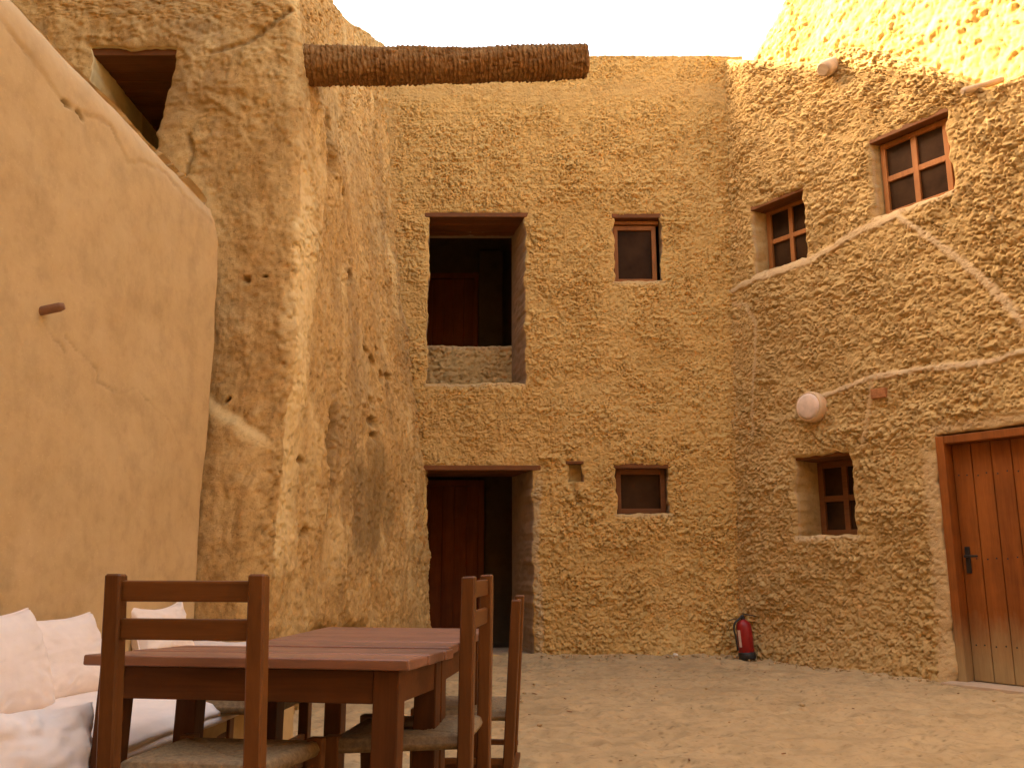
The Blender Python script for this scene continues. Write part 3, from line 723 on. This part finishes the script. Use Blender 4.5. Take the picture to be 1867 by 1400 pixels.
def crumbs():
    rng = np.random.default_rng(9); bm = bmesh.new()
    for k in range(260):
        if rng.random() < .5: x = rng.uniform(.3, 2.3); y = 9.42 - abs(rng.normal(0, .10))
        elif rng.random() < .86:
            t = rng.uniform(.1, 2.2); o_ = .06 + abs(rng.normal(0, .10)); x = 2.37 + .574 * t - .819 * o_; y = 9.5 - .819 * t - .574 * o_
        else: x = rng.uniform(-.1, 3.6); y = rng.uniform(3.5, 9.2)
        if (x - 2.37) * .819 + (y - 9.5) * .574 > -.04: continue
        r = rng.uniform(.004, .016) * (1 if rng.random() < .9 else 1.5)
        b2 = bmesh.new(); bmesh.ops.create_icosphere(b2, subdivisions=1, radius=r)
        for v in b2.verts: v.co = Vector((v.co.x * rng.uniform(.7, 1.3), v.co.y * rng.uniform(.7, 1.3), v.co.z * rng.uniform(.5, .9))) + Vector((x, y, .02 + .3 * r + .03 * float(sstep(8.9, 9.5, np.array(y)))))
        t_ = bpy.data.meshes.new('t'); b2.to_mesh(t_); b2.free(); bm.from_mesh(t_); bpy.data.meshes.remove(t_)
    tag(bm_obj('mud_crumbs', bm, M['sand'], smooth=True), 'small fallen mud crumbs along the foot of the rough walls', 'rubble', kind='stuff')
crumbs()
bm = bmesh.new(); bmesh.ops.create_icosphere(bm, subdivisions=2, radius=.028)
for v in bm.verts: v.co *= 1 + .2 * random.uniform(-1, 1); v.co.z *= .7
tag(bm_obj('pebble', bm, M['pebble'], None, (1.67, 9.33, .06), smooth=True), 'small white pebble on the sand at the foot of the back wall', 'pebble')

# ================================================================== FIRE EXTINGUISHER
fx = empty('fire_extinguisher', 'red fire extinguisher with black base leaning in the courtyard corner', 'extinguisher', (2.37, 9.20, .035), (R(-3), R(-3.5), 0))
bm = bmesh.new(); lathe(bm, [(.074, .055), (.078, .06), (.078, .30), (.074, .335), (.058, .362), (.034, .376), (.026, .385)], 32); bm_obj('cylinder', bm, M['red'], fx, smooth=True)
bm = bmesh.new(); lathe(bm, [(.082, .0), (.086, .006), (.086, .058), (.079, .066)], 32); bm_obj('base', bm, M['black'], fx, smooth=True)
bm = bmesh.new(); lathe(bm, [(.022, .384), (.022, .42), (.015, .43)], 16); add_box(bm, (-.10, -.012, .425), (.03, .012, .436), .003, Matrix.Rotation(R(14), 4, 'Y')); add_box(bm, (-.075, -.011, .398), (.01, .011, .407), .003, Matrix.Rotation(R(-10), 4, 'Y')); bm_obj('valve_handle', bm, M['black'], fx)
ang = np.linspace(R(200), R(226), 10); Vl = np.array([[.0792 * math.cos(a_), .0792 * math.sin(a_), z_] for z_ in (.12, .285) for a_ in ang]); Fl = [(k, k + 1, k + 11, k + 10) for k in range(9)]
np_mesh('label', Vl, Fl, M['label'], fx)
cu = bpy.data.curves.new('hose', 'CURVE'); cu.dimensions = '3D'; cu.bevel_depth = .010; cu.bevel_resolution = 3; sp = cu.splines.new('BEZIER'); pts = [(-.02, -.02, .41), (-.098, -.03, .34), (-.098, -.035, .20), (-.093, -.03, .09)]
sp.bezier_points.add(len(pts) - 1)
for bp, c in zip(sp.bezier_points, pts): bp.co = c; bp.handle_left_type = bp.handle_right_type = 'AUTO'
tmp = bpy.data.objects.new('hose_tmp', cu); COL.objects.link(tmp); bpy.context.view_layer.update()
me = bpy.data.meshes.new_from_object(tmp.evaluated_get(bpy.context.evaluated_depsgraph_get())); bpy.data.objects.remove(tmp)
for p_ in me.polygons: p_.use_smooth = True
me.materials.clear(); link_mesh('hose', me, M['black'], fx)

# ================================================================== CUSHIONS AND BENCH
def cushion(name, w, h, t, seed, label, cat, loc, rot, group=None, puff=.34, wr=1.0, ears=.04, mat=None, cave=.10):
    """pillow lying in its local XY plane, thickness along Z"""
    n = 60; a = np.linspace(-1, 1, n); x, y = np.meshgrid(a, a, indexing='ij')
    prof = np.clip((1 - np.abs(x) ** 2.6) * (1 - np.abs(y) ** 2.6), 0, 1) ** puff
    cx = 1 - cave * (1 - np.abs(y) ** 2); cy = 1 - cave * (1 - np.abs(x) ** 2)
    ear = (np.abs(x) * np.abs(y)) ** 6
    X = x * w / 2 * cx * (1 + ears * ear); Y = y * h / 2 * cy * (1 + ears * ear)
    ed = np.maximum(np.abs(x), np.abs(y)); an = np.arctan2(y, x)
    wrn = wr * (.010 * fbm(x * 1.6, y * 1.6, seed, 3) + .006 * np.sin(an * 17 + 3 * fbm(x * 2, y * 2, seed + 3, 2)) * ed ** 3 * (1 - ed ** 8) + .008 * fbm(x * 3 + an, y * 5, seed + 7, 3) * ed)
    zt = t / 2 * prof + wrn * (prof > .02); zb = -t / 2 * prof + wrn * .4 * (prof > .02)
    V = np.concatenate([np.stack([X, Y, zt], -1).reshape(-1, 3), np.stack([X, Y, np.minimum(zb, zt)], -1).reshape(-1, 3)])
    idx = np.arange(n * n).reshape(n, n); F = np.stack([idx[:-1, :-1], idx[1:, :-1], idx[1:, 1:], idx[:-1, 1:]], -1).reshape(-1, 4)
    F = np.concatenate([F, F[:, ::-1] + n * n])
    o = np_mesh(name, V, F, mat or M['cream'], None, loc, rot)
    zm = .5 * (zt + np.minimum(zb, zt)); S = np.stack([X, Y, zm], -1)          # piped seam round the edge
    L_ = np.concatenate([S[:-1, 0], S[-1, :-1], S[:0:-1, -1], S[0, :0:-1]]); m_ = len(L_); T = np.roll(L_, -1, 0) - np.roll(L_, 1, 0); T /= np.linalg.norm(T, axis=1)[:, None]
    B = np.cross(T, [0, 0, 1.0]); B /= np.linalg.norm(B, axis=1)[:, None]; kk = 6; rr = .0055
    V2 = np.concatenate([L_ + rr * (math.cos(2 * math.pi * q / kk) * B + math.sin(2 * math.pi * q / kk) * np.array([0, 0, 1.0])) for q in range(kk)]); i2 = np.arange(kk * m_).reshape(kk, m_); j2 = np.roll(i2, -1, 0)
    np_mesh('piping', V2, np.stack([i2, j2, np.roll(j2, -1, 1), np.roll(i2, -1, 1)], -1).reshape(-1, 4), mat or M['cream'], o)
    return tag(o, label, cat, group)

def mattress(name, lx, ly, th, seed, label, loc, rot, group=None):
    n1, n2 = int(lx / .02), int(ly / .02); x, y = np.meshgrid(np.linspace(0, lx, n1), np.linspace(0, ly, n2), indexing='ij')
    ed = np.minimum(np.minimum(x, lx - x), np.minimum(y, ly - y))
    zt = th * (.66 + .34 * np.sqrt(np.clip(1 - (1 - np.clip(ed / .11, 0, 1)) ** 2, 0, 1))) + .012 * fbm(x * 4, y * 4, seed, 3) + .006 * fbm(x * 14, y * 9, seed + 2, 3)
    wv = .012 * fbm(x * 6, y * 6, seed + 9, 3)
    top = np.stack([x, y + wv, zt], -1); idx = np.arange(n1 * n2).reshape(n1, n2)
    F = [np.stack([idx[:-1, :-1], idx[1:, :-1], idx[1:, 1:], idx[:-1, 1:]], -1).reshape(-1, 4)]
    loop = np.concatenate([idx[:-1, 0], idx[-1, :-1], idx[:0:-1, -1], idx[0, :0:-1]]); V = [top.reshape(-1, 3)]; prev = loop; k0 = n1 * n2; b = V[0][loop]; c = np.array([lx / 2, ly / 2, 0])
    for f, o_ in ((.85, .014), (.66, .012), (.6, -.004), (.5, .012), (.28, .018), (.08, .010), (0, -.01)):
        v = b.copy(); dirv = np.zeros_like(b); dirv[:, 0] = (b[:, 0] > lx - .001) * 1.0 - (b[:, 0] < .001); dirv[:, 1] = (b[:, 1] > ly * .97) * 1.0 - (b[:, 1] < ly * .03)
        v += dirv * o_; v[:, 2] = b[:, 2] * f; V.append(v); cur = np.arange(k0, k0 + len(loop)); k0 += len(loop)
        F.append(np.stack([prev, cur, np.roll(cur, -1), np.roll(prev, -1)], -1)); prev = cur
    o = np_mesh(name, np.concatenate(V), np.concatenate(F), M['cream'], None, loc, rot)
    return tag(o, label, 'mattress', group)

# bench of plastered mud along the left wall and round the corner
bench = empty('mud_bench', 'low plastered mud bench under the white seat mattresses', 'bench', (-2.1, 3.6, 0))
bm = bmesh.new()
add_box(bm, (-.12, -1.6, -.05), (.80, 1.42, .365), .03, Matrix.Rotation(R(-6), 4, 'Z'), seg=3)
bm_obj('seat_base', bm, M['plaster'], bench)
bm = bmesh.new(); add_box(bm, (.02, 1.425, -.05), (.58, 2.12, .36), .03, seg=3); bm_obj('corner_base', bm, M['plaster'], bench)
G = 'white cotton seat mattresses on the mud bench'
mattress('mattress', 1.75, .90, .095, 11, 'white cotton mattress on the mud bench below the two leaning pillows', (-1.27, 2.80, .362), (0, 0, R(84)), G)
mattress('mattress', .56, .66, .15, 12, 'short white mattress in the far bench corner under the leaning pillow', (-2.06, 5.05, .365), (0, 0, 0), G)
GP = 'white cotton pillows on the bench'
cushion('pillow', .66, .43, .26, 21, 'nearest upright white pillow leaning on the plaster wall at the photo edge', 'pillow', (-1.93, 3.34, .60), (R(70), 0, R(85)), GP)
cushion('pillow', .62, .38, .24, 22, 'second white pillow leaning on the plaster wall, right beside the nearest one', 'pillow', (-1.92, 3.82, .585), (R(68), 0, R(80)), GP)
cushion('pillow', .56, .35, .18, 23, 'far white pillow with pointed corners in the bench corner behind the front chair', 'pillow', (-1.93, 5.0, .60), (R(68), 0, R(80)), GP, ears=.10, cave=.2)
cushion('floor_cushion', .62, .56, .34, 24, 'plump creased white cushion at the near end of the bench, low at the photo edge', 'cushion', (-1.42, 2.52, .335), (R(62), R(4), R(50)), None, puff=.3, wr=3.0)

# ================================================================== TABLES
def table(u, v, h, label, loc, rz, tilt=0, np_=5, group='wooden tables'):
    """u width (local X), v depth (local Y), origin under the near left corner"""
    t = empty('wooden_table', label, 'table', loc, (tilt, 0, rz), group)
    bm = bmesh.new(); pw = v / np_
    for k in range(np_):
        add_box(bm, (random.uniform(-.004, .004), k * pw + (.0 if k == 0 else .004), h - .030), (u + random.uniform(-.004, .004), (k + 1) * pw - (.0 if k == np_ - 1 else .004), h + random.uniform(-.0015, .0015)), .007, seg=3)
    bm_obj('tabletop', bm, M['tabletop'], t)
    lw, ov = .074, .032
    for x in (ov, u - ov - lw):
        for y in (ov, v - ov - lw):
            bm = bmesh.new(); add_box(bm, (x, y, 0), (x + lw, y + lw, h - .032), .005); bm_obj('leg', bm, M['table_z'], t)
    bm = bmesh.new(); a = h - .122; b = h - .033; i = ov + .006
    for y in (i, v - i - .025): add_box(bm, (ov + lw + .001, y, a), (u - ov - lw - .001, y + .025, b), .003)
    for x in (i, u - i - .025): add_box(bm, (x, ov + lw + .001, a), (x + .025, v - ov - lw - .001, b), .003)
    bm_obj('apron', bm, M['table'], t)
    return t
table(.968, .60, .712, 'near brown plank table with the chair pushed in front', (-1.250, 2.631, .022), R(-8.3), R(-2.6))
table(.72, .85, .712, 'far brown plank table standing behind the near one', (-.925, 3.185, .003), R(-7.5))

# ================================================================== CHAIRS
def seat_mesh(w0, w1, d, th=.045):
    """woven rope seat: back width w0 at y=0, front width w1 at y=d"""
    n = 84; a = np.linspace(0, 1, n); s, t = np.meshgrid(a, a, indexing='ij')
    W = w0 + (w1 - w0) * t; x = (s - .5) * W; y = t * d
    e = np.stack([t, 1 - t, s, 1 - s]); side = e.argmin(0); em = e.min(0)
    cord = np.where(side < 2, t, s)        # strands run parallel to the nearest rail
    rope = np.abs(np.sin(cord * d / .0085 * math.pi)) ** .8
    diag = sstep(.03, 0, np.abs(np.sort(e, 0)[0] - np.sort(e, 0)[1]))
    z = .004 * rope - .006 * diag - .010 * sstep(0, .5, em) + th / 2 * np.sqrt(np.clip(1 - (1 - np.clip(em / .06, 0, 1)) ** 2, 0, 1)) - th / 2
    zb = -th - .0 * z - th / 2 * np.sqrt(np.clip(1 - (1 - np.clip(em / .06, 0, 1)) ** 2, 0, 1)) + th / 2
    # strands also wrap down the outside of the rails
    V = np.concatenate([np.stack([x, y, z], -1).reshape(-1, 3), np.stack([x, y, zb], -1).reshape(-1, 3)])
    idx = np.arange(n * n).reshape(n, n); F = np.stack([idx[:-1, :-1], idx[1:, :-1], idx[1:, 1:], idx[:-1, 1:]], -1).reshape(-1, 4)
    loop = np.concatenate([idx[:-1, 0], idx[-1, :-1], idx[:0:-1, -1], idx[0, :0:-1]])
    Fs = np.stack([loop, loop + n * n, np.roll(loop, -1) + n * n, np.roll(loop, -1)], -1)
    return V, np.concatenate([F, F[:, ::-1] + n * n, Fs])

def chair(label, loc, rot, group='ladder back chairs at the tables', sc=1.0, lean=.10, wide=0):
    """back posts at local y=0 (chair faces +Y), origin on the floor between the back posts"""
    c = empty('wooden_chair', label, 'chair', loc, rot, group); c.scale = (sc, sc, sc)
    H, S, W, W1, D, p = .945, .465, .40 + wide, .43 + wide, .41, .046
    for sx in (-1, 1):
        bm = bmesh.new(); xb = sx * (W / 2 - p / 2 + .01)
        prof = [(-.05, 0), (0, .40), (-.012, .52), (-lean, H)]
        for (y0, z0), (y1, z1) in zip(prof[:-1], prof[1:]): pass
        # post as a swept square section
        rings = []
        for y0, z0 in [(.02 - (lean + .02) * k_, k_ * H) for k_ in (0, .25, .47, .6, .8, 1)]:
            q = p / 2 * (1 if z0 < .8 else .94); b = .005
            rings.append([bm.verts.new((xb + dx, y0 + dy, z0)) for dx, dy in ((-q + b, -q), (q - b, -q), (q, -q + b), (q, q - b), (q - b, q), (-q + b, q), (-q, q - b), (-q, -q + b))])
        for A, B in zip(rings[:-1], rings[1:]):
            for k in range(8): bm.faces.new((A[k], A[(k + 1) % 8], B[(k + 1) % 8], B[k]))
        topc = [bm.verts.new(v.co * 1 + Vector((-(v.co.x - xb) * .18, -(v.co.y + lean) * .18, .005))) for v in rings[-1]]
        for k in range(8): bm.faces.new((rings[-1][k], rings[-1][(k + 1) % 8], topc[(k + 1) % 8], topc[k]))
        bm.faces.new(rings[0][::-1]); bm.faces.new(topc); bm_obj('leg', bm, M['chair'], c)
        bm = bmesh.new(); xf = sx * (W1 / 2 - p / 2)
        add_box(bm, (xf - p / 2, D - p / 2, 0), (xf + p / 2, D + p / 2, S + .022), .005); bm_obj('leg', bm, M['chair'], c)
    xi = W / 2 - p + .014
    for zc in (.907, .811):
        bm = bmesh.new(); yy = .02 - (lean + .02) * zc / H
        add_box(bm, (-xi, -.009, -.027), (xi, .009, .027), .006, Matrix.Translation((0, yy, zc)) @ Matrix.Rotation(math.atan((lean + .02) / H), 4, 'X')); bm_obj('back_slat', bm, M['chair_x'], c)
    V, F = seat_mesh(W - .03, W1 - .005, D + .012); np_mesh('seat', V, F, M['rope'], c, (0, -.004, S + .012))
    bm = bmesh.new()
    for z in (.16, .27):
        for sx in (-1, 1):
            b2 = bmesh.new(); add_bar(b2, (sx * (W / 2 - .012), -.02, z), (sx * (W1 / 2 - p / 2), D - .02, z), .024, .024); bm_obj('stretcher', b2, M['chair'], c)
    add_bar(bm, (-(W1 / 2 - p), D, .22), (W1 / 2 - p, D, .22), .024, .024); bm_obj('stretcher', bm, M['chair'], c); bm = bmesh.new()
    add_bar(bm, (-(W / 2 - p + .01), -.02, .22), (W / 2 - p + .01, -.02, .22), .024, .024)
    bm_obj('stretcher', bm, M['chair'], c)
    return c
chair('ladder back chair in front with its back to the camera', (-.827, 2.36, .028), (R(-2.6), 0, R(-7)), sc=.985, wide=.018)
chair('ladder back chair seen side on at the right end of the near table', (-.105, 3.03, .002), (R(-2.6), R(0), R(83)), lean=.035)
chair('ladder back chair farthest right, edge on, beside the far table', (.0, 3.84, -.01), (0, R(-1), R(87)), lean=.03, sc=.905)
def stool(label, loc, rz):
    c = empty('rope_stool', label, 'stool', loc, (0, 0, rz)); w, d, S, p = .40, .38, .45, .045
    for sx in (-1, 1):
        for y in (0, d):
            bm = bmesh.new(); add_box(bm, (sx * (w / 2 - p / 2) - p / 2, y - p / 2, 0), (sx * (w / 2 - p / 2) + p / 2, y + p / 2, S + .015), .005); bm_obj('leg', bm, M['chair'], c)
    V, F = seat_mesh(w - .02, w - .02, d + .01, .06); np_mesh('seat', V, F, M['rope'], c, (0, -.004, S + .010))
    for z in (.15, .26):
        for sx in (-1, 1):
            bm = bmesh.new(); add_bar(bm, (sx * (w / 2 - p / 2), .02, z), (sx * (w / 2 - p / 2), d - .02, z), .024, .024); bm_obj('stretcher', bm, M['chair'], c)
stool('low rope seated stool tucked in at the left of the far table', (-1.13, 3.68, 0), R(-8))

# ================================================================== UNSEEN HOUSES ROUND THE YARD (added out of frame and shaped to shade it)
def shade_wall(name, pts, y_thick, label, mat, axis='X'):
    bm = bmesh.new()
    a = [bm.verts.new(p) for p in pts]; b = [bm.verts.new((p[0] - y_thick[0], p[1] - y_thick[1], p[2])) for p in pts]
    bm.faces.new(a); bm.faces.new(b[::-1])
    for k in range(len(a)): bm.faces.new((a[k], b[k], b[(k + 1) % len(a)], a[(k + 1) % len(a)]))
    bmesh.ops.recalc_face_normals(bm, faces=bm.faces)
    me = bpy.data.meshes.new(name); bm.to_mesh(me); bm.free()
    o = link_mesh(name, me, mat); tag(o, label, 'house')
shade_wall('unseen_shade_house', [(-4.4, -6, -.1), (-4.4, 18, -.1), (-4.4, 18, 11.6), (-4.4, 14.0, 11.4), (-4.4, 12.5, 10.9), (-4.4, 11.25, 10.55), (-4.4, 10.2, 10.15), (-4.4, 9.7, 10.05), (-4.4, 9.2, 9.75), (-4.4, 8.8, 9.75), (-4.4, 8.2, 10.8), (-4.4, 5.0, 12.6), (-4.4, -6, 13.0)], (5, 0), 'unseen tall mud house added beyond the plaster wall, top edge shaped to shade the courtyard', M['back'])  # added shadow caster, top edge shaped to set the shadow line
shade_wall('unseen_shade_house', [(-4.2, -3.4, -.1), (9.5, -3.4, -.1), (9.5, -3.4, 9.5), (-4.2, -3.4, 9.5)], (0, 4), 'unseen mud house closing the courtyard behind the viewer, raised to cut low sky light', M['back'])  # unseen, made taller so less sky light reaches the lower walls

# ================================================================== LIGHT, SKY, CAMERA
a_ = RM @ Vector((4.15, .05, 0)); b_ = RM @ Vector((13.5, .05, 0)); n_ = RM.to_3x3() @ Vector((0, -3, 0))
shade_wall('unseen_shade_house', [(a_.x, a_.y, -.1), (b_.x, b_.y, -.1), (b_.x, b_.y, 7.2), (a_.x, a_.y, 6.2)], (n_.x, n_.y), 'unseen mud house added along the right side to cut low light and bounce sun', M['tower'])  # unseen wall added to block low light and bounce warm sun inwards
SUN_EL, SUN_DIR = 28.0, Vector((-.97, .25, 0)).normalized()      # horizontal direction towards the sun
sd = Vector((SUN_DIR.x * math.cos(R(SUN_EL)), SUN_DIR.y * math.cos(R(SUN_EL)), math.sin(R(SUN_EL))))
sl = bpy.data.lights.new('sun', 'SUN'); sl.energy = 2.4; sl.angle = R(.5); sl.color = (1.0, .82, .52)
so = bpy.data.objects.new('sun', sl); COL.objects.link(so); so.rotation_euler = sd.to_track_quat('Z', 'Y').to_euler()
wd = bpy.data.worlds.new('World'); scene.world = wd; wd.use_nodes = True; nt = wd.node_tree
bg = nt.nodes['Background']; sk = nt.nodes.new('ShaderNodeTexSky'); sk.sky_type = 'NISHITA'; sk.sun_disc = False
sk.sun_elevation = R(SUN_EL); sk.sun_rotation = math.atan2(sd.x, sd.y); sk.air_density = 1.0; sk.dust_density = 6.0; sk.ozone_density = .5
tint = nt.nodes.new('ShaderNodeMix'); tint.data_type = 'RGBA'; tint.blend_type = 'MULTIPLY'; tint.inputs[0].default_value = 1; tint.inputs[7].default_value = (1.0, .885, .72, 1)
nt.links.new(sk.outputs[0], tint.inputs[6]); nt.links.new(tint.outputs[2], bg.inputs['Color']); bg.inputs['Strength'].default_value = .15

cam = bpy.data.cameras.new('camera'); co = bpy.data.objects.new('camera', cam); COL.objects.link(co)
cam.sensor_width = 36; cam.lens = 1600 / 1867 * 36; cam.clip_end = 2000
co.location = (0, 0, 1.0); co.rotation_euler = (R(90 + 11.4), 0, 0); scene.camera = co
vs = scene.view_settings; vs.view_transform = 'Standard'; vs.look = 'None'; vs.gamma = 1; vs.exposure = 3.2
scene.cycles.max_bounces = 8; scene.cycles.diffuse_bounces = 5
